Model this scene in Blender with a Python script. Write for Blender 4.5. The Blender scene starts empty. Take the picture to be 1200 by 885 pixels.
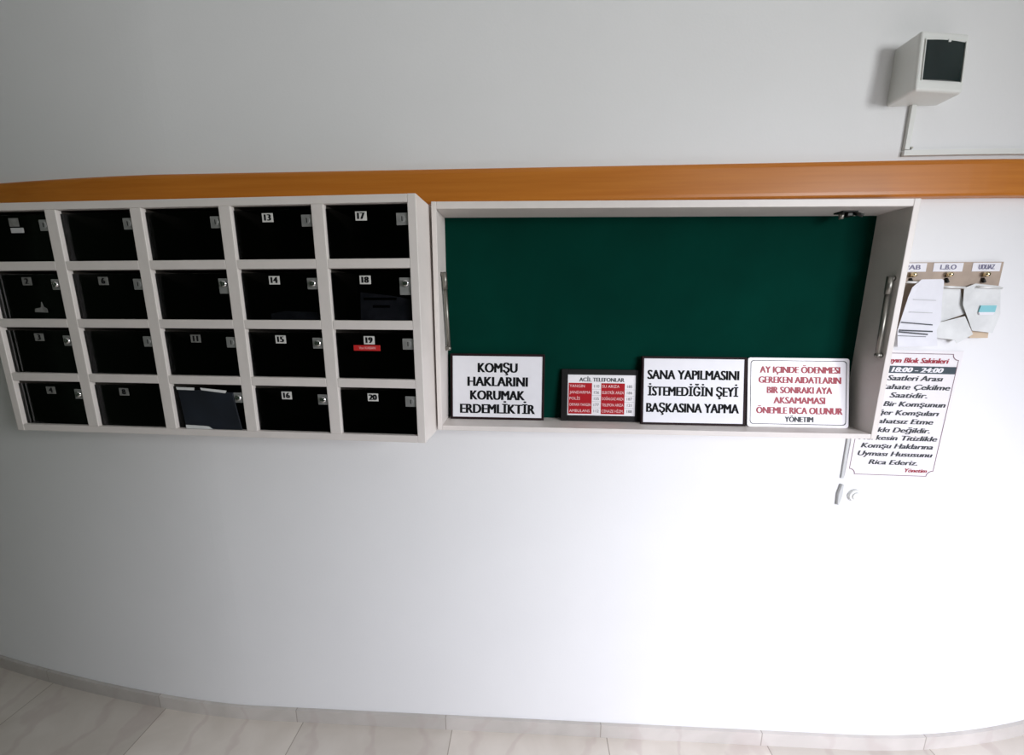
import bpy, bmesh, math, random
from mathutils import Vector, Matrix

C = bpy.context.scene.collection
sc = bpy.context.scene
random.seed(7)

# ------------------------------------------------------------------ camera
cd = bpy.data.cameras.new('camera')
cam = bpy.data.objects.new('camera', cd); C.objects.link(cam)
cd.sensor_fit = 'HORIZONTAL'; cd.sensor_width = 36.0
cd.lens = 446.5 * 36.0 / 1200.0
cd.clip_start = 0.01
RX = Vector((0.99888, 0.04732, -0.00162)); DN = Vector((0.00695, -0.18048, -0.98355)); FW = Vector((-0.04683, 0.98244, -0.18061))
cam.matrix_world = Matrix(((RX.x, -DN.x, -FW.x, 0.0), (RX.y, -DN.y, -FW.y, -1.26), (RX.z, -DN.z, -FW.z, 1.684), (0, 0, 0, 1)))
sc.camera = cam

# ------------------------------------------------------------------ world, lights, exposure
w = bpy.data.worlds.new('world'); sc.world = w; w.use_nodes = True
w.node_tree.nodes['Background'].inputs[0].default_value = (0.68, 1.0, 0.66, 1)
w.node_tree.nodes['Background'].inputs[1].default_value = 0.03


def area(name, loc, target, sx, sy, power, col, spread=180):
    d = bpy.data.lights.new(name, 'AREA'); d.shape = 'RECTANGLE'; d.size = sx; d.size_y = sy
    d.energy = power; d.color = col; d.spread = math.radians(spread)
    o = bpy.data.objects.new(name, d); C.objects.link(o); o.location = loc
    o.rotation_euler = (Vector(target) - Vector(loc)).to_track_quat('-Z', 'Y').to_euler()
    return o


area('entrance_daylight', (1.9, -2.9, 1.62), (1.35, 0.0, -1.0), 0.9, 0.9, 61, (0.865, 0.88, 1.0), 106)
area('stairwell_window', (2.6, -2.5, 2.2), (-2.6, 0.0, 2.3), 0.8, 0.8, 26, (0.96, 0.985, 1.0), 98)
area('overhead_fill', (1.4, -1.9, 2.85), (1.4, -1.7, 0.0), 0.5, 0.5, 5, (1.0, 0.96, 0.98), 179)  # unseen overhead fill, added to lift the cabinet shelf

sc.view_settings.view_transform = 'Standard'
sc.view_settings.look = 'None'
sc.view_settings.gamma = 1.0
sc.view_settings.use_curve_mapping = False
sc.view_settings.exposure = 0.0


# ------------------------------------------------------------------ materials
def mat(name, col, rough=0.5, metal=0.0, bump=0.0, bscale=200.0, var=0.0, vscale=6.0, coat=0.0, spec=0.5):
    m = bpy.data.materials.new(name); m.use_nodes = True
    nt = m.node_tree; b = nt.nodes['Principled BSDF']
    b.inputs['Base Color'].default_value = (*col, 1); b.inputs['Roughness'].default_value = rough
    b.inputs['Metallic'].default_value = metal; b.inputs['Coat Weight'].default_value = coat
    b.inputs['Specular IOR Level'].default_value = spec
    tc = nt.nodes.new('ShaderNodeTexCoord')
    if bump:
        n = nt.nodes.new('ShaderNodeTexNoise'); n.inputs['Scale'].default_value = bscale; n.inputs['Detail'].default_value = 4
        nt.links.new(tc.outputs['Object'], n.inputs['Vector'])
        bp = nt.nodes.new('ShaderNodeBump'); bp.inputs['Strength'].default_value = bump; bp.inputs['Distance'].default_value = 0.002
        nt.links.new(n.outputs['Fac'], bp.inputs['Height']); nt.links.new(bp.outputs[0], b.inputs['Normal'])
    if var:
        n = nt.nodes.new('ShaderNodeTexNoise'); n.inputs['Scale'].default_value = vscale; n.inputs['Detail'].default_value = 5
        nt.links.new(tc.outputs['Object'], n.inputs['Vector'])
        r = nt.nodes.new('ShaderNodeValToRGB')
        r.color_ramp.elements[0].position = 0.3; r.color_ramp.elements[1].position = 0.7
        r.color_ramp.elements[0].color = (*[c * (1 - var) for c in col], 1)
        r.color_ramp.elements[1].color = (*[min(1, c * (1 + var)) for c in col], 1)
        nt.links.new(n.outputs['Fac'], r.inputs[0]); nt.links.new(r.outputs[0], b.inputs['Base Color'])
    return m


M = dict(
    wall=mat('white_wall_paint', (0.83, 0.83, 0.83), 0.62, bump=0.12, bscale=130, var=0.012, vscale=3),
    ceiling=mat('ceiling_paint', (0.8, 0.8, 0.79), 0.8, bump=0.1),
    cabinet=mat('cream_white_laminate', (0.74, 0.69, 0.655), 0.42, bump=0.05, bscale=90, var=0.03, vscale=14),
    felt=mat('green_baize', (0.0003, 0.031, 0.021), 0.95, bump=0.5, bscale=900, var=0.12, vscale=5, spec=0.05),
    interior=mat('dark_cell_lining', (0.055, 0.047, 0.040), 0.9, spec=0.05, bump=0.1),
    black=mat('black_ink', (0.008, 0.008, 0.009), 0.7, spec=0.1),
    frame=mat('dark_mahogany_frame', (0.016, 0.006, 0.007), 0.6, var=0.3, vscale=20, spec=0.15),
    bframe=mat('black_frame', (0.009, 0.008, 0.008), 0.6, spec=0.15),
    paper=mat('white_card', (0.80, 0.79, 0.82), 0.5, var=0.015, vscale=30),
    plastic=mat('white_plastic', (0.78, 0.79, 0.76), 0.45, var=0.02),
    plaque=mat('white_plaque_plastic', (0.84, 0.81, 0.82), 0.3),
    red=mat('red_print', (0.40, 0.008, 0.014), 0.6, spec=0.15),
    crimson=mat('crimson_lettering', (0.33, 0.010, 0.032), 0.5),
    brightred=mat('red_sticker', (0.55, 0.02, 0.02), 0.45),
    pink=mat('pale_pink_print', (0.85, 0.6, 0.6), 0.5),
    grey=mat('light_grey_print', (0.5, 0.5, 0.5), 0.5),
    slate=mat('slate_band', (0.035, 0.055, 0.07), 0.5),
    ink=mat('grey_black_ink', (0.04, 0.045, 0.05), 0.6),
    steel=mat('satin_steel', (0.27, 0.26, 0.23), 0.42, metal=0.9, bump=0.03),
    plate=mat('zinc_lock_plate', (0.42, 0.42, 0.41), 0.4, metal=0.55, var=0.1, vscale=40),
    chrome=mat('chrome', (0.82, 0.82, 0.82), 0.14, metal=1.0),
    brass=mat('brass_peg', (0.75, 0.62, 0.38), 0.22, metal=1.0),
    tan=mat('tan_board', (0.40, 0.31, 0.24), 0.55, var=0.1, vscale=25),
    sticker=mat('white_number_sticker', (0.66, 0.65, 0.62), 0.5),
    shadedsticker=mat('shaded_grey_sticker', (0.17, 0.17, 0.16), 0.6, var=0.3, vscale=90),  # shade of the left columns put into the colour, plus random mottling
    window=mat('smoked_window', (0.012, 0.022, 0.022), 0.22, var=0.2, vscale=12),
    teal=mat('teal_print', (0.22, 0.55, 0.60), 0.5),
    navy=mat('navy_envelope', (0.007, 0.010, 0.017), 0.6, var=0.3, vscale=12),
    receipt=mat('receipt_paper', (0.74, 0.74, 0.78), 0.6, var=0.03, vscale=30),
    greypaper=mat('greyish_paper', (0.70, 0.71, 0.70), 0.65, var=0.08, vscale=25),
    manila=mat('manila_paper', (0.62, 0.48, 0.34), 0.6, var=0.08, vscale=25),
    dark=mat('blackened_metal', (0.02, 0.02, 0.018), 0.4, metal=0.5),
    magazine=mat('dull_leaflet', (0.58, 0.61, 0.72), 0.5, var=0.35, vscale=22),
    whitemetal=mat('pale_metal', (0.82, 0.82, 0.80), 0.35, metal=0.2), lilac=mat('lilac_ink', (0.16, 0.15, 0.24), 0.5), plum=mat('plum_line', (0.16, 0.07, 0.10), 0.5),
    duct=mat('grey_trunking', (0.55, 0.56, 0.55), 0.5),
)


def glass_mat():
    m = bpy.data.materials.new('smoked_glass'); m.use_nodes = True
    nt = m.node_tree; nt.nodes.clear()
    out = nt.nodes.new('ShaderNodeOutputMaterial')
    tr = nt.nodes.new('ShaderNodeBsdfTransparent'); tr.inputs[0].default_value = (0.40, 0.40, 0.41, 1)
    gl = nt.nodes.new('ShaderNodeBsdfGlossy'); gl.inputs['Roughness'].default_value = 0.06
    gl.inputs['Color'].default_value = (0.9, 0.9, 0.9, 1)
    fr = nt.nodes.new('ShaderNodeFresnel'); fr.inputs[0].default_value = 1.22
    mx = nt.nodes.new('ShaderNodeMixShader')
    nt.links.new(fr.outputs[0], mx.inputs[0]); nt.links.new(tr.outputs[0], mx.inputs[1]); nt.links.new(gl.outputs[0], mx.inputs[2])
    nt.links.new(mx.outputs[0], out.inputs[0])
    return m


M['glass'] = glass_mat()


def wood_mat():
    m = bpy.data.materials.new('varnished_orange_wood'); m.use_nodes = True
    nt = m.node_tree; b = nt.nodes['Principled BSDF']
    tc = nt.nodes.new('ShaderNodeTexCoord'); mp = nt.nodes.new('ShaderNodeMapping')
    mp.inputs['Scale'].default_value = (1.2, 30, 34)
    n = nt.nodes.new('ShaderNodeTexNoise'); n.inputs['Scale'].default_value = 2.0; n.inputs['Detail'].default_value = 7
    r = nt.nodes.new('ShaderNodeValToRGB')
    r.color_ramp.elements[0].position = 0.25; r.color_ramp.elements[0].color = (0.46, 0.140, 0.014, 1)
    r.color_ramp.elements[1].position = 0.75; r.color_ramp.elements[1].color = (0.57, 0.205, 0.028, 1)
    nt.links.new(tc.outputs['Object'], mp.inputs[0]); nt.links.new(mp.outputs[0], n.inputs['Vector'])
    nt.links.new(n.outputs['Fac'], r.inputs[0]); nt.links.new(r.outputs[0], b.inputs['Base Color'])
    b.inputs['Roughness'].default_value = 0.36; b.inputs['Coat Weight'].default_value = 0.08; b.inputs['Specular IOR Level'].default_value = 0.3; b.inputs['Coat Roughness'].default_value = 0.2
    return m


M['wood'] = wood_mat()


def marble_mat(name, tile, off, c1, c2, vein, mortar):
    m = bpy.data.materials.new(name); m.use_nodes = True
    nt = m.node_tree; b = nt.nodes['Principled BSDF']; L = nt.links.new
    tc = nt.nodes.new('ShaderNodeTexCoord')
    mp = nt.nodes.new('ShaderNodeMapping'); mp.inputs['Location'].default_value = off
    L(tc.outputs['Object'], mp.inputs[0])
    br = nt.nodes.new('ShaderNodeTexBrick'); br.offset = 0.0; br.squash = 1.0
    br.inputs['Scale'].default_value = 1.0; br.inputs['Brick Width'].default_value = tile[0]; br.inputs['Row Height'].default_value = tile[1]
    br.inputs['Mortar Size'].default_value = 0.0022; br.inputs['Mortar Smooth'].default_value = 0.2
    br.inputs['Color1'].default_value = (1, 1, 1, 1); br.inputs['Color2'].default_value = (0.80, 0.80, 0.80, 1); br.inputs['Mortar'].default_value = (*mortar, 1)
    L(mp.outputs[0], br.inputs['Vector'])
    n = nt.nodes.new('ShaderNodeTexNoise'); n.inputs['Scale'].default_value = 3.2; n.inputs['Detail'].default_value = 8; n.inputs['Distortion'].default_value = 0.9
    L(tc.outputs['Object'], n.inputs['Vector'])
    r = nt.nodes.new('ShaderNodeValToRGB'); r.color_ramp.elements[0].position = 0.32; r.color_ramp.elements[1].position = 0.68
    r.color_ramp.elements[0].color = (*c1, 1); r.color_ramp.elements[1].color = (*c2, 1)
    L(n.outputs['Fac'], r.inputs[0])
    wv = nt.nodes.new('ShaderNodeTexWave'); wv.inputs['Scale'].default_value = 1.4; wv.inputs['Distortion'].default_value = 11; wv.inputs['Detail'].default_value = 4
    wv.inputs['Detail Scale'].default_value = 1.6
    L(tc.outputs['Object'], wv.inputs['Vector'])
    vr = nt.nodes.new('ShaderNodeValToRGB'); vr.color_ramp.elements[0].position = 0.0; vr.color_ramp.elements[1].position = 0.10
    vr.color_ramp.elements[0].color = (0.35, 0.35, 0.35, 1); vr.color_ramp.elements[1].color = (0, 0, 0, 1)
    L(wv.outputs['Fac'], vr.inputs[0])
    mv = nt.nodes.new('ShaderNodeMix'); mv.data_type = 'RGBA'
    L(vr.outputs[0], mv.inputs[0]); L(r.outputs[0], mv.inputs[6]); mv.inputs[7].default_value = (*vein, 1)
    mu = nt.nodes.new('ShaderNodeMix'); mu.data_type = 'RGBA'; mu.blend_type = 'MULTIPLY'; mu.inputs[0].default_value = 1.0
    L(mv.outputs[2], mu.inputs[6]); L(br.outputs['Color'], mu.inputs[7]); L(mu.outputs[2], b.inputs['Base Color'])
    b.inputs['Roughness'].default_value = 0.33
    return m


M['marble'] = marble_mat('beige_marble_tiles', (0.62, 0.62), (0.305, -0.22, 0), (0.66, 0.60, 0.53), (0.79, 0.73, 0.66), (0.56, 0.46, 0.43), (0.52, 0.49, 0.46))
M['skirt'] = marble_mat('marble_skirting', (0.62, 3.0), (0.33, 1.5, 0), (0.50, 0.47, 0.43), (0.64, 0.60, 0.56), (0.52, 0.45, 0.42), (0.60, 0.57, 0.54))


# ------------------------------------------------------------------ mesh helpers
class MB:
    """collects shapes, then becomes one mesh object"""
    def __init__(s):
        s.bm = bmesh.new(); s.mats = []

    def mi(s, m):
        if m not in s.mats: s.mats.append(m)
        return s.mats.index(m)

    def box(s, x0, x1, y0, y1, z0, z1, m, bev=0.0, seg=2, rot=None):
        t = bmesh.new(); bmesh.ops.create_cube(t, size=1)
        for v in t.verts:
            v.co = Vector(((x0 + x1) / 2 + v.co.x * (x1 - x0), (y0 + y1) / 2 + v.co.y * (y1 - y0), (z0 + z1) / 2 + v.co.z * (z1 - z0)))
        if bev:
            bmesh.ops.bevel(t, geom=t.edges[:], offset=bev, segments=seg, affect='EDGES', profile=0.5)
        s.add(t, m, rot)

    def add(s, t, m, mx=None):
        i = s.mi(m)
        if mx is not None: t.transform(mx)
        mp = {v: s.bm.verts.new(v.co) for v in t.verts}
        for f in t.faces:
            try:
                g = s.bm.faces.new([mp[v] for v in f.verts]); g.material_index = i; g.smooth = f.smooth
            except ValueError:
                pass
        t.free()

    def poly(s, pts, y0, y1, m, bev=0.0):
        """prism: outline in x,z extruded from y0 (front) to y1 (back)"""
        t = bmesh.new()
        a = [t.verts.new((x, y0, z)) for x, z in pts]; b = [t.verts.new((x, y1, z)) for x, z in pts]
        t.faces.new(a); t.faces.new(b[::-1]); n = len(pts)
        for k in range(n): t.faces.new((a[k], b[k], b[(k + 1) % n], a[(k + 1) % n]))
        bmesh.ops.recalc_face_normals(t, faces=t.faces[:])
        if bev:
            es = [e for e in t.edges if abs(e.verts[0].co.y - y0) < 1e-6 and abs(e.verts[1].co.y - y0) < 1e-6]
            bmesh.ops.bevel(t, geom=es, offset=bev, segments=2, affect='EDGES', profile=0.5)
        s.add(t, m)

    def plan(s, pts, z0, z1, m):
        """prism: outline in x,y extruded from z0 to z1"""
        t = bmesh.new()
        a = [t.verts.new((x, y, z0)) for x, y in pts]; b = [t.verts.new((x, y, z1)) for x, y in pts]
        t.faces.new(a); t.faces.new(b[::-1]); n = len(pts)
        for k in range(n): t.faces.new((a[k], b[k], b[(k + 1) % n], a[(k + 1) % n]))
        bmesh.ops.recalc_face_normals(t, faces=t.faces[:]); s.add(t, m)

    def cyl(s, p, q, r0, r1, m, n=20, smooth=True):
        p, q = Vector(p), Vector(q); t = bmesh.new()
        bmesh.ops.create_cone(t, cap_ends=True, segments=n, radius1=r0, radius2=r1, depth=(q - p).length)
        for f in t.faces: f.smooth = smooth and len(f.verts) == 4
        s.add(t, m, Matrix.Translation((p + q) / 2) @ (q - p).to_track_quat('Z', 'Y').to_matrix().to_4x4())

    def ball(s, c, r, m, sy=1.0):
        t = bmesh.new(); bmesh.ops.create_uvsphere(t, u_segments=20, v_segments=12, radius=r)
        for f in t.faces: f.smooth = True
        s.add(t, m, Matrix.Translation(c) @ Matrix.Diagonal((1, sy, 1, 1)))

    def tube(s, pts, r, m, n=10):
        t = bmesh.new(); P = [Vector(p) for p in pts]; rings = []
        for k, p in enumerate(P):
            d = (P[min(k + 1, len(P) - 1)] - P[max(k - 1, 0)]).normalized()
            u = d.orthogonal().normalized(); v = d.cross(u)
            if rings:
                u = (prev - d * prev.dot(d)).normalized(); v = d.cross(u)
            prev = u
            rings.append([t.verts.new(p + (u * math.cos(2 * math.pi * j / n) + v * math.sin(2 * math.pi * j / n)) * r) for j in range(n)])
        for a, b in zip(rings, rings[1:]):
            for j in range(n):
                f = t.faces.new((a[j], a[(j + 1) % n], b[(j + 1) % n], b[j])); f.smooth = True
        t.faces.new(rings[0][::-1]); t.faces.new(rings[-1])
        s.add(t, m)

    def text(s, body, x, z, y, m, height, width=None, bold=0.0, align='C', shear=0.0, thick=0.0, max_w=None):
        """lettering in the x,z plane facing -y; z is the baseline, height the height of a capital"""
        t = text_bm(body, bold, shear)
        xs = [v.co.x for v in t.verts]; lo, hi = min(xs), max(xs)
        ky = height / CAP; kx = (width / (hi - lo)) if width else ky
        if max_w and (hi - lo) * kx > max_w: kx = max_w / (hi - lo)
        ox = {'C': -(lo + hi) / 2, 'L': -lo, 'R': -hi}[align]
        reps = [0.0] if not thick else [-thick, -thick / 2, 0.0, thick / 2, thick]
        for k, d in enumerate(reps):
            c = t.copy()
            for v in c.verts: v.co = Vector((x + (v.co.x + ox) * kx + d, y - 0.00004 * k, z + v.co.y * ky))
            s.add(c, m)
        t.free()

    def obj(s, name, parent=None):
        me = bpy.data.meshes.new(name); s.bm.to_mesh(me); s.bm.free()
        for m in s.mats: me.materials.append(M[m])
        o = bpy.data.objects.new(name, me); C.objects.link(o)
        if parent: o.parent = parent
        return o


def text_bm(body, bold=0.0, shear=0.0):
    cu = bpy.data.curves.new('lettering', 'FONT'); cu.body = body; cu.size = 1.0; cu.offset = bold; cu.shear = shear
    cu.resolution_u = 3; cu.fill_mode = 'FRONT'
    o = bpy.data.objects.new('lettering', cu); C.objects.link(o)
    dg = bpy.context.evaluated_depsgraph_get()
    me = bpy.data.meshes.new_from_object(o.evaluated_get(dg))
    t = bmesh.new(); t.from_mesh(me)
    bpy.data.objects.remove(o); bpy.data.curves.remove(cu); bpy.data.meshes.remove(me)
    return t


_t = text_bm('H'); CAP = max(v.co.y for v in _t.verts) - min(v.co.y for v in _t.verts); _t.free()


def tag(o, label=None, cat=None, group=None, kind=None):
    for k, v in (('label', label), ('category', cat), ('group', group), ('kind', kind)):
        if v: o[k] = v
    return o


def thing(name, label, cat, loc=(0, 0, 0), rot=(0, 0, 0), group=None):
    o = bpy.data.objects.new(name, None); C.objects.link(o); o.empty_display_size = 0.05
    o.location = loc; o.rotation_euler = rot
    return tag(o, label, cat, group)


# ------------------------------------------------------------------ setting: the wall bows away gently at both ends
def wall_y(x):
    y = 0.0
    if x < -1.15: y = 0.108 * min(-1.15 - x, 2.0) ** 1.5
    if x > 1.22: y = 0.150 * min(x - 1.22, 1.6) ** 2
    return y


XS = [-3.6 + 0.05 * i for i in range(143)]          # -3.6 .. 3.5
CEIL = 3.4
m = MB(); m.plan([(x, wall_y(x)) for x in XS] + [(XS[-1], 0.8), (XS[0], 0.8)], 0.0, CEIL, 'wall')
tag(m.obj('wall_back'), kind='structure')
m = MB(); m.box(-3.6, 3.5, -3.4, 0.8, -0.08, 0.0, 'marble'); tag(m.obj('floor'), kind='structure')
m = MB(); m.box(-3.6, 3.5, -3.4, 0.8, CEIL, CEIL + 0.08, 'ceiling'); tag(m.obj('ceiling'), kind='structure')
m = MB()
prof = [(x, wall_y(x) - 0.0005) for x in XS] + [(x, wall_y(x) - 0.012) for x in XS[::-1]]
m.plan(prof, 0.0, 0.058, 'skirt'); tag(m.obj('baseboard_back'), kind='structure')


def sweep(xs, section, mname, name):
    """section (depth from the wall, height) carried along the bowed wall"""
    t = bmesh.new(); rings = [[t.verts.new((x, wall_y(x) - d, z)) for d, z in section] for x in xs]; n = len(section)
    for a, b in zip(rings, rings[1:]):
        for j in range(n):
            t.faces.new((a[j], b[j], b[(j + 1) % n], a[(j + 1) % n]))
    t.faces.new(rings[0]); t.faces.new(rings[-1][::-1])
    bmesh.ops.recalc_face_normals(t, faces=t.faces[:])
    mm = MB(); mm.add(t, mname); return mm.obj(name)


sec = [(0.0005, 1.998), (0.024, 1.998), (0.0275, 2.000), (0.030, 2.004), (0.031, 2.012), (0.031, 2.082), (0.0295, 2.090), (0.026, 2.095), (0.021, 2.097), (0.0005, 2.097)]
o = sweep(XS, sec, 'wood', 'wooden_rail')
tag(o, 'long varnished orange wooden rail running along the whole wall above the cabinets', 'rail')

# ------------------------------------------------------------------ mailbox bank
CW, T, CH, S = 0.2293, 0.0341, 0.1401, 0.0251      # opening, upright, opening height, shelf
DEP = 0.2197
PZ = 1.770 + 0.184 - 2 * CH - 1.5 * S
bank = thing('mailbox_bank', 'cream white bank of twenty mailboxes with dark glass doors left of the notice cabinet', 'mailbox',
             (-0.3226, -DEP, PZ), (0, 0.0036, -0.037))
# local frame: x to the left is negative, y=0 the front face, z=0 the middle of the grid
ZT = 2 * CH + 1.5 * S
XL = -5 * CW - 4 * T
FR = 0.0235


def cell(c, r):                       # column 1..5, row 1..4 -> x0, x1, z0, z1
    x1 = -(5 - c) * (CW + T); z1 = ZT - (r - 1) * (CH + S)
    return x1 - CW, x1, z1 - CH, z1


BACK = 0.165
m = MB()
BV = 0.0016
m.box(0, FR, 0, BACK, -ZT - 0.021, ZT + 0.021, 'cabinet', BV)
m.box(XL - FR, XL, 0, BACK, -ZT - 0.021, ZT + 0.021, 'cabinet', BV)
m.box(XL, 0, 0.0002, BACK, ZT, ZT + 0.0208, 'cabinet', BV)
m.box(XL, 0, 0.0002, BACK, -ZT - 0.0208, -ZT, 'cabinet', BV)
fr = m.obj('frame', bank)
for c in range(1, 5):
    x0, x1, _, _ = cell(c, 1)
    m = MB(); m.box(x1, x1 + T, 0.0004, BACK, -ZT, ZT, 'cabinet', BV); m.obj('upright', bank)
for r in range(1, 4):
    _, _, z0, _ = cell(1, r)
    m = MB()
    for c in range(1, 6):
        x0, x1, _, _ = cell(c, r); m.box(x0, x1, 0.0006, BACK, z0 - S, z0, 'cabinet', BV)
    m.obj('shelf', bank)
m = MB()                              # back closes on the bowed wall
c0, s0 = math.cos(-0.037), math.sin(-0.037)


def back_local(xl):                   # distance from the front face to the wall at local x
    xw = -0.3226 + xl * c0
    return (wall_y(xw) - 0.001 + DEP - xl * s0) / c0


bx = [XL - FR + (FR - XL + FR) * k / 12 for k in range(13)]
m.plan([(x, BACK) for x in bx] + [(x, max(BACK + 0.002, back_local(x) - 0.003)) for x in bx[::-1]], -ZT - 0.021, ZT + 0.021, 'cabinet')
m.obj('back_panel', bank)
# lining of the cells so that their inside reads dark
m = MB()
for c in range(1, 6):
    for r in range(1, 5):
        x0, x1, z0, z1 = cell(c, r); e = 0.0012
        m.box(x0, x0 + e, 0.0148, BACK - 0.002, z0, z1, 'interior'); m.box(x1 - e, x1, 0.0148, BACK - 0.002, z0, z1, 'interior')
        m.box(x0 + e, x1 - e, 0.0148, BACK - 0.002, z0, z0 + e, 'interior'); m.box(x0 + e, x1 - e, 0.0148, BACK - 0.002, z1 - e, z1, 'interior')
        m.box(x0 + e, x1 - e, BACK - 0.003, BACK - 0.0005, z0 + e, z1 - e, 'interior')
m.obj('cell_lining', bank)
NUM = {(1, 2): '2', (1, 3): '3', (1, 4): '4', (2, 2): '6', (2, 4): '8', (3, 3): '11', (4, 1): '13', (4, 2): '14', (4, 3): '15', (4, 4): '16',
       (5, 1): '17', (5, 2): '18', (5, 3): '19', (5, 4): '20', (1, 1): '1'}
NOLOCK = {(2, 4)}
SHINY = {(1, 2), (1, 3), (1, 4), (3, 2), (3, 4), (4, 2), (4, 3), (4, 4), (5, 2)}
TALL = {(5, 2): 0.046, (3, 2): 0.042}
for c in range(1, 6):
    for r in range(1, 5):
        x0, x1, z0, z1 = cell(c, r)
        m = MB(); m.box(x0 + 0.0015, x1 - 0.0015, 0.010, 0.0145, z0 + 0.001, z1 - 0.0095, 'glass', 0.0006, 1)
        door = m.obj('door', bank); door['label'] = 'dark smoked glass door'
        if (c, r) not in NOLOCK:
            m = MB(); lx = x0 + 0.924 * CW; lz = z1 - 0.175 * CH; hh = TALL.get((c, r), 0.0305)
            m.box(lx - 0.0165, lx + 0.0155, 0.0072, 0.0099, lz - hh, lz, 'plate', 0.001)
            cz = lz - 0.015
            if (c, r) in SHINY:
                m.cyl((lx + 0.002, 0.0072, cz), (lx + 0.002, 0.0005, cz), 0.0095, 0.0088, 'chrome', 24)
                m.ball((lx + 0.002, 0.0006, cz), 0.0088, 'chrome', 0.35)
                m.box(lx + 0.0012, lx + 0.0028, -0.0030, -0.0020, cz - 0.005, cz + 0.005, 'dark')
            else:
                m.cyl((lx, 0.0072, cz), (lx, 0.0050, cz), 0.0085, 0.0080, 'plate', 24)
                m.box(lx - 0.0012, lx + 0.0012, 0.0044, 0.0050, cz - 0.006, cz + 0.006, 'dark', rot=None)
            m.obj('lock', door)
        if (c, r) in NUM:
            shaded = c <= 3  # left columns take the sticker grey with shade painted in
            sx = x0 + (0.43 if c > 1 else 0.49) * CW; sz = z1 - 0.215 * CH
            m = MB(); m.box(sx - 0.0158, sx + 0.0158, 0.0092, 0.0099, sz - 0.0115, sz + 0.0115, 'shadedsticker' if shaded else 'sticker', 0.0003, 1)
            if (c, r) != (1, 1):
                m.text(NUM[(c, r)], sx, sz - 0.0075, 0.0089, 'black', 0.0160, max_w=0.023, thick=0.0020)
            m.obj('number_sticker', door)
        if (c, r) == (5, 3):
            m = MB(); sz = z1 - 0.36 * CH; sx = x0 + 0.40 * CW
            m.box(sx - 0.040, sx + 0.038, 0.0090, 0.0098, sz - 0.0095, sz + 0.0065, 'brightred', 0.0003, 1)
            m.text('Van KABAN', sx, sz - 0.0048, 0.0087, 'pink', 0.0068, max_w=0.048)
            s = m.obj('name_sticker', door); s['label'] = 'small red name sticker'
        if (c, r) == (1, 1):
            m = MB(); sz = z1 - 0.38 * CH; sx = x0 + 0.52 * CW
            m.box(sx - 0.022, sx + 0.020, 0.0092, 0.0099, sz - 0.006, sz + 0.008, 'grey', 0.0003, 1)
            m.obj('name_sticker', door)

# ---- post left in the boxes (things of their own)
BM = Matrix.Translation(bank.location) @ bank.rotation_euler.to_matrix().to_4x4()


def in_bank(o):
    o.matrix_world = BM; return o


x0, x1, z0, z1 = cell(3, 4)
env = thing('envelope', 'dark navy envelope wedged upright in front of the glass of the twelfth mailbox', 'envelope'); env.matrix_world = BM
m = MB(); m.poly([(x0 + 0.030, z0 + 0.001), (x1 - 0.018, z0 + 0.001), (x1 - 0.034, z1 - 0.024), (x0 + 0.022, z1 - 0.016)], 0.0035, 0.0068, 'navy', 0.0008); m.obj('cover', env)
m = MB(); m.poly([(x0 + 0.020, z1 - 0.018), (x0 + 0.075, z1 - 0.019), (x0 + 0.077, z1 - 0.011), (x0 + 0.018, z1 - 0.010)], 0.0028, 0.0034, 'greypaper'); 
m.poly([(x0 + 0.098, z1 - 0.018), (x1 - 0.055, z1 - 0.026), (x1 - 0.050, z1 - 0.018), (x0 + 0.096, z1 - 0.011)], 0.0028, 0.0034, 'greypaper')
e = m.obj('flap', env); e['label'] = 'pale paper edges showing at the top'
m = MB(); m.poly([(x0 + 0.031, z0 + 0.001), (x0 + 0.118, z0 + 0.001), (x0 + 0.106, z0 + 0.009), (x0 + 0.092, z0 + 0.0105), (x0 + 0.031, z0 + 0.0125)], 0.0026, 0.0033, 'greypaper')
e = m.obj('lower_edge', env); e['label'] = 'pale torn paper edge at the bottom'
x0, x1, z0, z1 = cell(5, 2)
m = MB(); m.poly([(x0 + 0.072, z0 + 0.0013), (x1 - 0.010, z0 + 0.0013), (x1 - 0.012, z0 + 0.058), (x1 - 0.050, z0 + 0.066), (x0 + 0.076, z0 + 0.078)], 0.022, 0.026, 'magazine', 0.0006)
m.box(x0 + 0.085, x1 - 0.05, 0.0210, 0.0218, z0 + 0.056, z0 + 0.063, 'dark'); m.box(x0 + 0.11, x1 - 0.07, 0.0210, 0.0218, z0 + 0.035, z0 + 0.042, 'dark')
o = in_bank(m.obj('leaflet')); tag(o, 'printed leaflet standing behind the dark glass of mailbox 18', 'leaflet')
x0, x1, z0, z1 = cell(4, 2)
m = MB(); m.poly([(x0 + 0.065, z0 + 0.0013), (x1 - 0.016, z0 + 0.0013), (x1 - 0.018, z0 + 0.022), (x0 + 0.11, z0 + 0.025), (x0 + 0.067, z0 + 0.018)], 0.024, 0.030, 'magazine', 0.0006)
o = in_bank(m.obj('folded_letter')); tag(o, 'folded letter lying low behind the glass of mailbox 14', 'letter')
x0, x1, z0, z1 = cell(1, 2)
m = MB(); m.poly([(x0 + 0.118, z0 + 0.020), (x0 + 0.160, z0 + 0.019), (x0 + 0.160, z0 + 0.030), (x0 + 0.150, z0 + 0.036), (x0 + 0.146, z0 + 0.050), (x0 + 0.141, z0 + 0.034), (x0 + 0.120, z0 + 0.030)], 0.0088, 0.0099, 'shadedsticker')
o = in_bank(m.obj('torn_sticker')); tag(o, 'torn scrap of grey paper stuck on the mailbox door below number 1', 'paper scrap')

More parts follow.
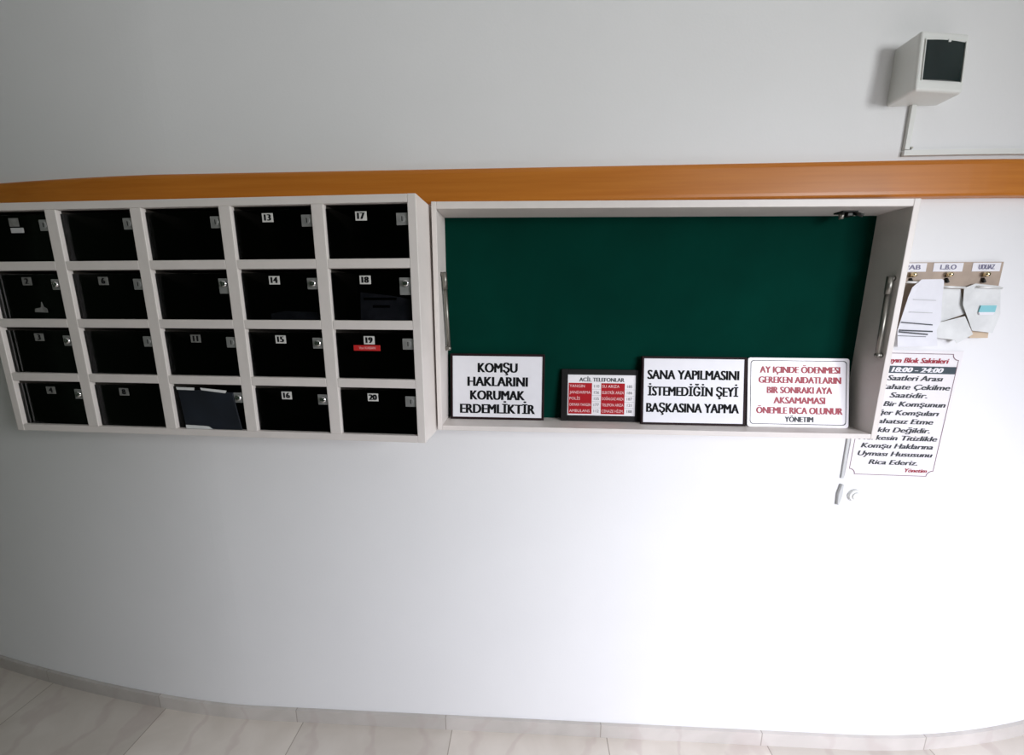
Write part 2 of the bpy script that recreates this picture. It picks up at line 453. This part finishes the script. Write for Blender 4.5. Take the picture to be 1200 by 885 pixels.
# ------------------------------------------------------------------ notice cabinet (open front, green baize back)
BL, BR_, BT, BB = -0.2724, 1.0263, 1.7719 + 0.184, 1.1297 + 0.184
BD = 0.1178
W = BR_ - BL; H = BT - BB
cab = thing('notice_cabinet', 'open cream white notice cabinet with a green baize back right of the mailboxes', 'notice board',
            ((BL + BR_) / 2, 0, (BT + BB) / 2), (0, 0.0077, 0))
hw, hh = W / 2, H / 2
m = MB(); m.box(-hw - 0.0145, -hw, -BD, -0.0008, -hh - 0.016, hh + 0.020, 'cabinet', BV); m.obj('side_panel', cab)
m = MB(); m.box(hw, hw + 0.017, -BD, -0.0008, -hh - 0.016, hh + 0.020, 'cabinet', BV); m.obj('side_panel', cab)
m = MB(); m.box(-hw, hw, -BD + 0.0002, -0.0008, hh, hh + 0.0198, 'cabinet', BV); m.obj('top_panel', cab)
m = MB(); m.box(-hw, hw, -BD + 0.0002, -0.0008, -hh - 0.0158, -hh, 'cabinet', BV); m.obj('shelf', cab)
m = MB(); m.box(-hw, hw, -0.0078, -0.0010, -hh, hh, 'felt'); e = m.obj('back_panel', cab); e['label'] = 'dark green baize back'


def lid_stay(x, sgn, y0, z0_, y1, z1_):
    m = MB()
    a = Vector((x + sgn * 0.011, y0, z0_)); b = Vector((x + sgn * 0.011, y1, z1_))
    d = (b - a).normalized()
    m.cyl(a, a + d * 0.05, 0.0078, 0.0078, 'steel'); m.cyl(a + d * 0.048, b, 0.0062, 0.0062, 'steel')
    for p in (a + d * 0.006, b - d * 0.004):
        m.ball(p, 0.0078, 'steel'); m.cyl(p, (x + sgn * 0.0003, p.y, p.z), 0.0055, 0.0075, 'steel')
    return m.obj('metal_handle', cab)


ZC = (BT + BB) / 2 - 0.184
lid_stay(-hw, 1, -0.083, 1.600 - ZC, -0.040, 1.362 - ZC)
lid_stay(hw, -1, -0.099, 1.590 - ZC, -0.103, 1.362 - ZC)
m = MB()
bxx = 0.9069 - (BL + BR_) / 2
m.box(bxx - 0.030, bxx + 0.012, -0.075, -0.040, hh - 0.004, hh - 0.0002, 'dark', 0.001)
m.cyl((bxx - 0.02, -0.058, hh - 0.004), (bxx - 0.02, -0.058, hh - 0.020), 0.007, 0.006, 'steel')
m.cyl((bxx + 0.004, -0.066, hh - 0.004), (bxx + 0.018, -0.085, hh - 0.016), 0.005, 0.005, 'dark')
m.box(bxx - 0.012, bxx + 0.006, -0.070, -0.045, hh - 0.014, hh - 0.004, 'dark', 0.002)
m.obj('catch', cab)


# ------------------------------------------------------------------ signs leaning on the cabinet shelf
def shelf_z(x):
    return (BT + BB) / 2 - hh + (x - (BL + BR_) / 2) * -0.0077 + 0.0003


def leaning(name, label, x0, x1, h, yb, lean, roll=0.0):
    """local frame of the thing: x along, z up the face, y=0 the front face; origin at the bottom left"""
    return thing(name, label, 'sign', (x0, yb, shelf_z(x0)), (-lean, 0.0077 + roll, 0)), x1 - x0, h


def rounded(x0, x1, z0, z1, r, n=5):
    P = []
    for cx, cz, a in ((x1 - r, z0 + r, -90), (x1 - r, z1 - r, 0), (x0 + r, z1 - r, 90), (x0 + r, z0 + r, 180)):
        for k in range(n + 1):
            t = math.radians(a + 90 * k / n); P.append((cx + r * math.cos(t), cz + r * math.sin(t)))
    return P


def border(m, pts, w, y, mt, cx, cz):
    """thin line running inside an outline"""
    t = bmesh.new(); xs = [p[0] for p in pts]; zs = [p[1] for p in pts]
    kx = 1 - 2 * w / (max(xs) - min(xs)); kz = 1 - 2 * w / (max(zs) - min(zs))
    a = [t.verts.new((x, y, z)) for x, z in pts]; b = [t.verts.new((cx + (x - cx) * kx, y, cz + (z - cz) * kz)) for x, z in pts]
    n = len(pts)
    for k in range(n): t.faces.new((a[k], a[(k + 1) % n], b[(k + 1) % n], b[k]))
    m.add(t, mt)


def framed(e, w, h, b, th, fmat, bt=None, bb=None):
    bt = bt or b; bb = bb or b
    m = MB()
    m.box(0, b, 0, th, 0, h, fmat, 0.0012); m.box(w - b, w, 0, th, 0, h, fmat, 0.0012)
    m.box(b, w - b, 0.0001, th, h - bt, h, fmat, 0.0012); m.box(b, w - b, 0.0001, th, 0, bb, fmat, 0.0012)
    m.box(b, w - b, 0.006, th - 0.0005, bb, h - bt, fmat)
    m.obj('frame', e)


# 1  KOMŞU HAKLARINI KORUMAK ERDEMLİKTİR
e, w, h = leaning('framed_sign', 'dark framed white KOMŞU HAKLARINI sign at the left end of the shelf', -0.2635, 0.0470, 0.218, -0.044, 0.09)
framed(e, w, h, 0.0075, 0.014, 'frame')
m = MB(); m.box(0.0075, w - 0.0075, 0.0022, 0.006, 0.0075, h - 0.0075, 'paper'); m.obj('card', e)
m = MB()
for k, (s_, wd) in enumerate((('KOMŞU', 0.128), ('HAKLARINI', 0.196), ('KORUMAK', 0.178), ('ERDEMLİKTİR', 0.246))):
    m.text(s_, w / 2 + 0.001, 0.1570 - k * 0.0455, 0.0018, 'black', 0.0305, width=wd, thick=0.0022)
m.obj('lettering', e)
# 2  emergency telephone numbers
e, w, h = leaning('framed_telephone_list', 'small black framed red and white list of emergency telephone numbers on the shelf', 0.1030, 0.3655, 0.171, -0.042, 0.13)
framed(e, w, h, 0.021, 0.016, 'bframe', 0.018, 0.019)
m = MB(); m.box(0.021, w - 0.021, 0.0028, 0.006, 0.019, h - 0.018, 'plaque'); m.obj('card', e)
m = MB(); cx0, cx1, cz0, cz1 = 0.024, w - 0.024, 0.024, h - 0.021
m.text('ACİL TELEFONLAR', w / 2, cz1 - 0.019, 0.0023, 'ink', 0.0125, width=0.145, thick=0.0008)
rows = (('YANGIN', '110', 'SU ARIZA', '185'), ('JANDARMA', '156', 'ELEKTRİK ARIZA', '186'), ('POLİS', '155', 'DOĞALGAZ ARIZA', '187'),
        ('ORMAN YANGIN', '177', 'TELEFON ARIZA', '121'), ('AMBULANS', '112', 'CENAZE HİZM.', '188'))
zt = cz1 - 0.024; rh = (zt - cz0) / 5; ww = cx1 - cx0
ca, cb, cc = cx0 + ww * 0.355, cx0 + ww * 0.495, cx0 + ww * 0.85
m.box(cx0, ca, 0.0022, 0.0027, cz0, zt, 'red'); m.box(cb, cc, 0.0022, 0.0027, cz0, zt, 'red')
for k, (a, b, c_, d) in enumerate(rows):
    zb = zt - (k + 1) * rh
    m.text(a, cx0 + 0.003, zb + rh * 0.28, 0.0019, 'pink', 0.0090, align='L', max_w=ca - cx0 - 0.006)
    m.text(c_, cb + 0.003, zb + rh * 0.28, 0.0019, 'pink', 0.0090, align='L', max_w=cc - cb - 0.006)
    m.text(b, (ca + cb) / 2, zb + rh * 0.28, 0.0022, 'ink', 0.0090, max_w=0.02)
    m.text(d, (cc + cx1) / 2, zb + rh * 0.28, 0.0022, 'ink', 0.0090, max_w=0.02)
    if k: m.box(ca, cb, 0.0024, 0.0027, zb + rh - 0.0006, zb + rh + 0.0006, 'grey'); m.box(cc, cx1, 0.0024, 0.0027, zb + rh - 0.0006, zb + rh + 0.0006, 'grey')
m.obj('printed_table', e)
# 3  SANA YAPILMASINI ...
e, w, h = leaning('framed_sign', 'dark framed white SANA YAPILMASINI sign between the telephone list and the plaque', 0.3575, 0.6850, 0.219, -0.064, 0.16)
framed(e, w, h, 0.0070, 0.014, 'frame')
m = MB(); m.box(0.0070, w - 0.0070, 0.0022, 0.006, 0.0070, h - 0.0070, 'paper'); m.obj('card', e)
m = MB()
for k, (s_, wd) in enumerate((('SANA YAPILMASINI', 0.284), ('İSTEMEDİĞİN ŞEYİ', 0.280), ('BAŞKASINA YAPMA', 0.288))):
    m.text(s_, w / 2 - 0.002, 0.146 - k * 0.053, 0.0018, 'black', 0.0290, width=wd, thick=0.0018)
m.obj('lettering', e)
# 4  AY IÇINDE ...
e, w, h = leaning('plaque', 'frameless white plaque with red lettering about monthly dues at the right end of the shelf', 0.6905, 1.0010, 0.219, -0.063, 0.18)
m = MB(); m.poly(rounded(0, w, 0, h, 0.008), 0, 0.005, 'plaque', 0.0008); m.obj('panel', e)
m = MB(); border(m, rounded(0.008, w - 0.008, 0.008, h - 0.008, 0.010), 0.0022, -0.0004, 'ink', w / 2, h / 2); m.obj('border_line', e)
m = MB()
for k, (s_, wd) in enumerate((('AY IÇINDE ÖDENMESI', 0.243), ('GEREKEN AIDATLARIN', 0.250), ('BIR SONRAKI AYA', 0.198), ('AKSAMAMASI', 0.156), ('ÖNEMLE RICA OLUNUR', 0.262))):
    m.text(s_, w / 2 + 0.004, 0.171 - k * 0.0322, -0.0004, 'crimson', 0.0205, width=wd, thick=0.0016)
m.text('YÖNETIM', w / 2 + 0.004, 0.0165, -0.0004, 'ink', 0.0165, width=0.086, thick=0.0012)
m.obj('lettering', e)

# ------------------------------------------------------------------ sensor box, its cable trunking
sb = thing('sensor_box', 'white wall box with a dark square window high above the rail', 'sensor', (1.080, 0, 2.320))
m = MB()
def face_tilt(v):
    if v.co.y < -0.05: v.co.y += 0.020 * (v.co.x + 0.068) / 0.136 - 0.010 * (0.073 - v.co.z) / 0.146


t = bmesh.new(); bmesh.ops.create_cube(t, size=1)
for v in t.verts: v.co = Vector(((v.co.x + (0.045 if v.co.x > 0 else 0)) * 0.136, -0.0367 + v.co.y * 0.0734, v.co.z * 0.146))
bmesh.ops.bevel(t, geom=[e_ for e_ in t.edges if min(v.co.y for v in e_.verts) < -0.07], offset=0.0075, segments=4, affect='EDGES', profile=0.5)
for v in t.verts: face_tilt(v)
m.add(t, 'plastic'); m.obj('housing', sb)
m = MB()
arc = [(-0.053 + 0.114 * k / 10, -0.0740 - 0.004 * math.sin(math.pi * k / 10)) for k in range(11)]
m.plan(arc + [(0.061, -0.0725), (-0.053, -0.0725)], -0.046, 0.050, 'window')
m.box(-0.056, -0.0535, -0.0765, -0.072, -0.048, 0.052, 'plastic', 0.0006); m.box(0.0615, 0.064, -0.0765, -0.072, -0.048, 0.052, 'plastic', 0.0006)
for v in m.bm.verts: face_tilt(v)
e = m.obj('window', sb); e['label'] = 'dark smoked window'
m = MB(); m.box(0.006, 0.014, -0.0800, -0.074, 0.0455, 0.0520, 'plastic', 0.001)
for v in m.bm.verts: face_tilt(v)
m.obj('catch', sb)
cabl = thing('cable_trunking', 'thin white cable trunking running down from the sensor box and off to the right', 'trunking', (1.081, 0, 2.13))
m = MB(); m.box(-0.007, 0.007, -0.010, -0.0005, 0.000, 0.117, 'plastic', 0.001); m.obj('vertical_run', cabl)
xs = [1.074 + 0.05 * k for k in range(14)]
o = sweep(xs, [(0.0005, 2.114), (0.010, 2.114), (0.010, 2.128), (0.0005, 2.128)], 'plastic', 'horizontal_run')
o.parent = cabl; o.location = (-1.081, 0, -2.13)
m = MB(); m.cyl((0.016, -0.001, 0.006), (0.016, -0.006, 0.006), 0.004, 0.003, 'steel'); m.obj('clip_screw', cabl)

# ------------------------------------------------------------------ clip rack with bills right of the cabinet
ck = thing('clip_rack', 'tan metal clip rack with three name labels on the wall right of the cabinet', 'clip rack', (1.27, 0, 1.715))
ox, oz = 1.27, 1.715


def rel(P): return [(x - ox, z - oz) for x, z in P]


XR = 1.419
m = MB(); m.box(1.100 - ox, XR - ox, -0.0045, -0.0008, 1.612 - oz, 1.817 - oz, 'tan', 0.001); m.obj('backplate', ck)
for txt, a, b in (('PAB', 1.118, 1.199), ('L.B.O', 1.219, 1.304), ('UDUAZ', 1.331, 1.411)):
    m = MB(); m.box(a - ox, b - ox, -0.0056, -0.0047, 1.789 - oz, 1.8145 - oz, 'paper', 0.0003, 1)
    m.text(txt, (a + b) / 2 - ox, 1.7955 - oz, -0.0060, 'lilac', 0.0135, width=0.045, thick=0.0009)
    m.obj('name_label', ck)
for px in (1.158, 1.262, 1.367):
    m = MB(); m.cyl((px - ox, -0.0045, 1.776 - oz), (px - ox, -0.011, 1.780 - oz), 0.004, 0.004, 'brass')
    m.ball((px - ox, -0.014, 1.780 - oz), 0.0080, 'brass'); m.cyl((px - ox, -0.0045, 1.768 - oz), (px - ox, -0.012, 1.757 - oz), 0.005, 0.004, 'dark')
    m.obj('peg', ck)
for a, b, za, zb in ((1.135, 1.190, 1.758, 1.7555), (1.238, 1.306, 1.744, 1.741), (1.344, 1.411, 1.743, 1.739)):
    m = MB(); m.tube([(a - ox, -0.020, za - oz), (b - ox, -0.020, zb - oz)], 0.0036, 'whitemetal')
    for q, zq in ((a + 0.006, za), (b - 0.006, zb)): m.cyl((q - ox, -0.020, zq - oz), (q - ox, -0.0045, zq - oz), 0.002, 0.002, 'steel')
    m.obj('clip_bar', ck)


def sheet(name, label, poly, yb, thick, mt, curl=0.006, cat='bill', crumple=0.0022):
    """a sheet of paper, thin but solid, curling off the wall towards its lower end"""
    t = bmesh.new(); vs = [t.verts.new((x, 0, z)) for x, z in poly]; f = t.faces.new(vs)
    zs = [p[1] for p in poly]; z0_, z1_ = min(zs), max(zs); xa_, xb_ = min(p[0] for p in poly), max(p[0] for p in poly)
    for k in range(1, 9):
        zz = z0_ + (z1_ - z0_) * k / 9; xx = xa_ + (xb_ - xa_) * k / 9
        bmesh.ops.bisect_plane(t, geom=t.verts[:] + t.edges[:] + t.faces[:], plane_co=(0, 0, zz), plane_no=(0.25, 0, 1))
        bmesh.ops.bisect_plane(t, geom=t.verts[:] + t.edges[:] + t.faces[:], plane_co=(xx, 0, 0), plane_no=(1, 0, -0.2))
    for v in t.verts:
        v.co.y += crumple * (math.sin(v.co.x * 95 + v.co.z * 60) + 0.7 * math.sin(v.co.x * -130 + v.co.z * 150 + 1.7))
    r = bmesh.ops.extrude_face_region(t, geom=t.faces[:])
    for v in r['geom']:
        if isinstance(v, bmesh.types.BMVert): v.co.y += thick
    for v in t.verts:
        u = (z1_ - v.co.z) / (z1_ - z0_); v.co.y += yb - curl * math.sin(u * math.pi * 0.9) - curl * 0.5 * u
    bmesh.ops.recalc_face_normals(t, faces=t.faces[:])
    m = MB(); m.add(t, mt)
    o = m.obj(name) ; tag(o, label, cat, 'bills held in the clip rack')
    return o


A = [(1.148, 1.742), (1.172, 1.765), (1.229, 1.766), (1.235, 1.762), (1.237, 1.750), (1.237, 1.710), (1.245, 1.642), (1.238, 1.615), (1.251, 1.566), (1.135, 1.562), (1.124, 1.615), (1.140, 1.715)]
Bp = [(1.240, 1.740), (1.306, 1.737), (1.330, 1.663), (1.250, 1.632)]
Cp = [(1.309, 1.740), (1.342, 1.753), (1.411, 1.745), (1.425, 1.663), (1.416, 1.605), (1.353, 1.612), (1.312, 1.690)]
Dp = [(1.251, 1.636), (1.327, 1.656), (1.356, 1.601), (1.316, 1.573), (1.307, 1.584), (1.246, 1.591)]
Ep = [(1.355, 1.640), (1.416, 1.640), (1.414, 1.589), (1.360, 1.589)]
sheet('bill', 'grey folded bill clipped in the middle of the rack, behind the others', Bp, -0.0090, 0.0010, 'greypaper', 0.003)
sheet('bill', 'tan paper showing below the teal printed bill on the rack', Ep, -0.0075, 0.0010, 'manila', 0.002)
sheet('bill', 'crumpled grey bill hanging lowest in the middle of the rack', Dp, -0.0165, 0.0010, 'greypaper', 0.003)
o = sheet('bill', 'white bill with a teal printed band under the right hand clip', Cp, -0.0145, 0.0010, 'greypaper', 0.004, crumple=0.0014)
m = MB(); m.poly([(1.361, 1.688), (1.406, 1.688), (1.405, 1.668), (1.359, 1.668)], -0.0222, -0.0195, 'teal'); m.poly([(1.359, 1.668), (1.405, 1.668), (1.400, 1.660), (1.362, 1.660)], -0.0224, -0.0195, 'paper'); m.obj('printed_band', o)
o = sheet('bill', 'long white receipt with dark printed lines under the left hand clip', A, -0.0265, 0.0010, 'receipt', 0.004, crumple=0.0)
for (xa, za), (xb, zb), t_, mt in (((1.130, 1.638), (1.222, 1.630), 0.0016, 'ink'), ((1.128, 1.614), (1.226, 1.610), 0.0020, 'ink'), ((1.128, 1.609), (1.214, 1.601), 0.0020, 'ink'),
                                   ((1.128, 1.597), (1.210, 1.594), 0.0008, 'ink'), ((1.155, 1.706), (1.220, 1.703), 0.0008, 'grey'), ((1.150, 1.669), (1.215, 1.666), 0.0010, 'grey')):
    zm = (za + zb) / 2; u = (1.766 - zm) / (1.766 - 1.562); yy = -0.0265 - 0.004 * math.sin(u * math.pi * 0.9) - 0.002 * u
    m = MB(); m.poly([(xa, za - t_), (xb, zb - t_), (xb, zb + t_), (xa, za + t_)], yy - 0.0012, yy + 0.0005, mt); m.obj('printed_line', o)

# ------------------------------------------------------------------ quiet hours notice on the wall
nz = 0.184
no = thing('quiet_hours_notice', 'white notice about quiet hours on the wall, partly behind the lower right cabinet corner', 'notice', (1.213, 0, 1.150 + nz), (0, 0.018, 0))
x0, x1, z0, z1 = -0.136, 0.134, -0.206, 0.206
m = MB(); m.box(x0 - 0.010, x1 + 0.010, -0.0035, -0.0008, z0 - 0.010, z1 + 0.010, 'plaque', 0.0008); m.obj('panel', no)


def notched(x0, x1, z0, z1, r, n=6):
    P = []
    for cx, cz, a in ((x1, z0, 180), (x1, z1, 270), (x0, z1, 0), (x0, z0, 90)):
        for k in range(n + 1):
            t = math.radians(a - 90 * k / n); P.append((cx + r * math.cos(t), cz + r * math.sin(t)))
    return P


def band(m, P, wd, y, mt):
    """line of even width along a closed outline"""
    t = bmesh.new(); n = len(P); ins = []
    for k in range(n):
        a, b, c_ = Vector(P[k - 1]), Vector(P[k]), Vector(P[(k + 1) % n])
        d = ((b - a).normalized() + (c_ - b).normalized()).normalized(); ins.append(b + Vector((-d.y, d.x)) * wd)
    va = [t.verts.new((x, y, z)) for x, z in P]; vb = [t.verts.new((p.x, y, p.y)) for p in ins]
    for k in range(n): t.faces.new((va[k], va[(k + 1) % n], vb[(k + 1) % n], vb[k]))
    m.add(t, mt)


m = MB(); band(m, notched(x0, x1, z0, z1, 0.019), 0.0026, -0.0039, 'plum'); m.obj('border_line', no)
m = MB(); m.box(x0 + 0.0026, x1 - 0.0026, -0.0045, -0.0036, 1.2914 - 1.150, 1.3148 - 1.150, 'slate'); m.obj('dark_band', no)
m = MB()
m.text('Sayın Blok Sakinleri', 0.104, 1.3250 - 1.150, -0.0041, 'crimson', 0.0160, width=0.192, thick=0.0012, shear=0.2, align='R')
m.text('18:00 - 24:00', 0.092, 1.2955 - 1.150, -0.0050, 'paper', 0.0150, width=0.155, thick=0.0018, shear=0.2, align='R')
for s_, z, wd, xr in (('Saatleri Arası', 1.2761, 0.168, 0.098), ('Rahate Çekilme', 1.2474, 0.212, 0.126), ('Saatidir.', 1.2201, 0.114, 0.062), ('Bir Komşunun', 1.1908, 0.190, 0.124),
                      ('Diğer Komşuları', 1.1616, 0.220, 0.110), ('Rahatsız Etme', 1.1327, 0.190, 0.098), ('Hakkı Değildir.', 1.1028, 0.200, 0.094), ('Herkesin Titizlikle', 1.0757, 0.245, 0.122),
                      ('Komşu Haklarına', 1.0479, 0.226, 0.115), ('Uyması Hususunu', 1.0202, 0.236, 0.119), ('Rica Ederiz.', 0.9907, 0.155, 0.078)):
    m.text(s_, xr, z - 0.0085 - 1.150, -0.0041, 'ink', 0.0165, width=wd, thick=0.0013, shear=0.2, align='R')
m.text('Yönetim', 0.078, 0.9575 - 1.150, -0.0041, 'crimson', 0.0130, width=0.070, thick=0.0008, shear=0.2)
m.obj('lettering', no)

# ------------------------------------------------------------------ cord and push button under the cabinet corner
cord = thing('pull_cord', 'grey flat cord with a pointed toggle hanging left of the white notice', 'cord', (1.056, 0, 1.09))
m = MB(); m.box(-0.0045, 0.0045, -0.006, -0.0008, 0.025, 0.225, 'duct', 0.001); m.obj('strip', cord)
m = MB(); m.poly([(-0.001, 0.004), (-0.0075, -0.030), (-0.0055, -0.070), (-0.001, -0.072), (0.0065, -0.036), (0.0055, 0.004)], -0.010, -0.0008, 'duct', 0.001); m.obj('toggle', cord)
btn = thing('wall_button', 'small round white push button on the wall below the notice', 'button', (1.106, 0, 1.0535))
m = MB(); m.cyl((0, -0.0008, 0), (0, -0.010, 0), 0.0215, 0.0195, 'plastic', 32); m.obj('ring', btn)
m = MB(); m.cyl((0, -0.010, 0), (0, -0.014, 0), 0.013, 0.012, 'plastic', 32); m.obj('push_knob', btn)
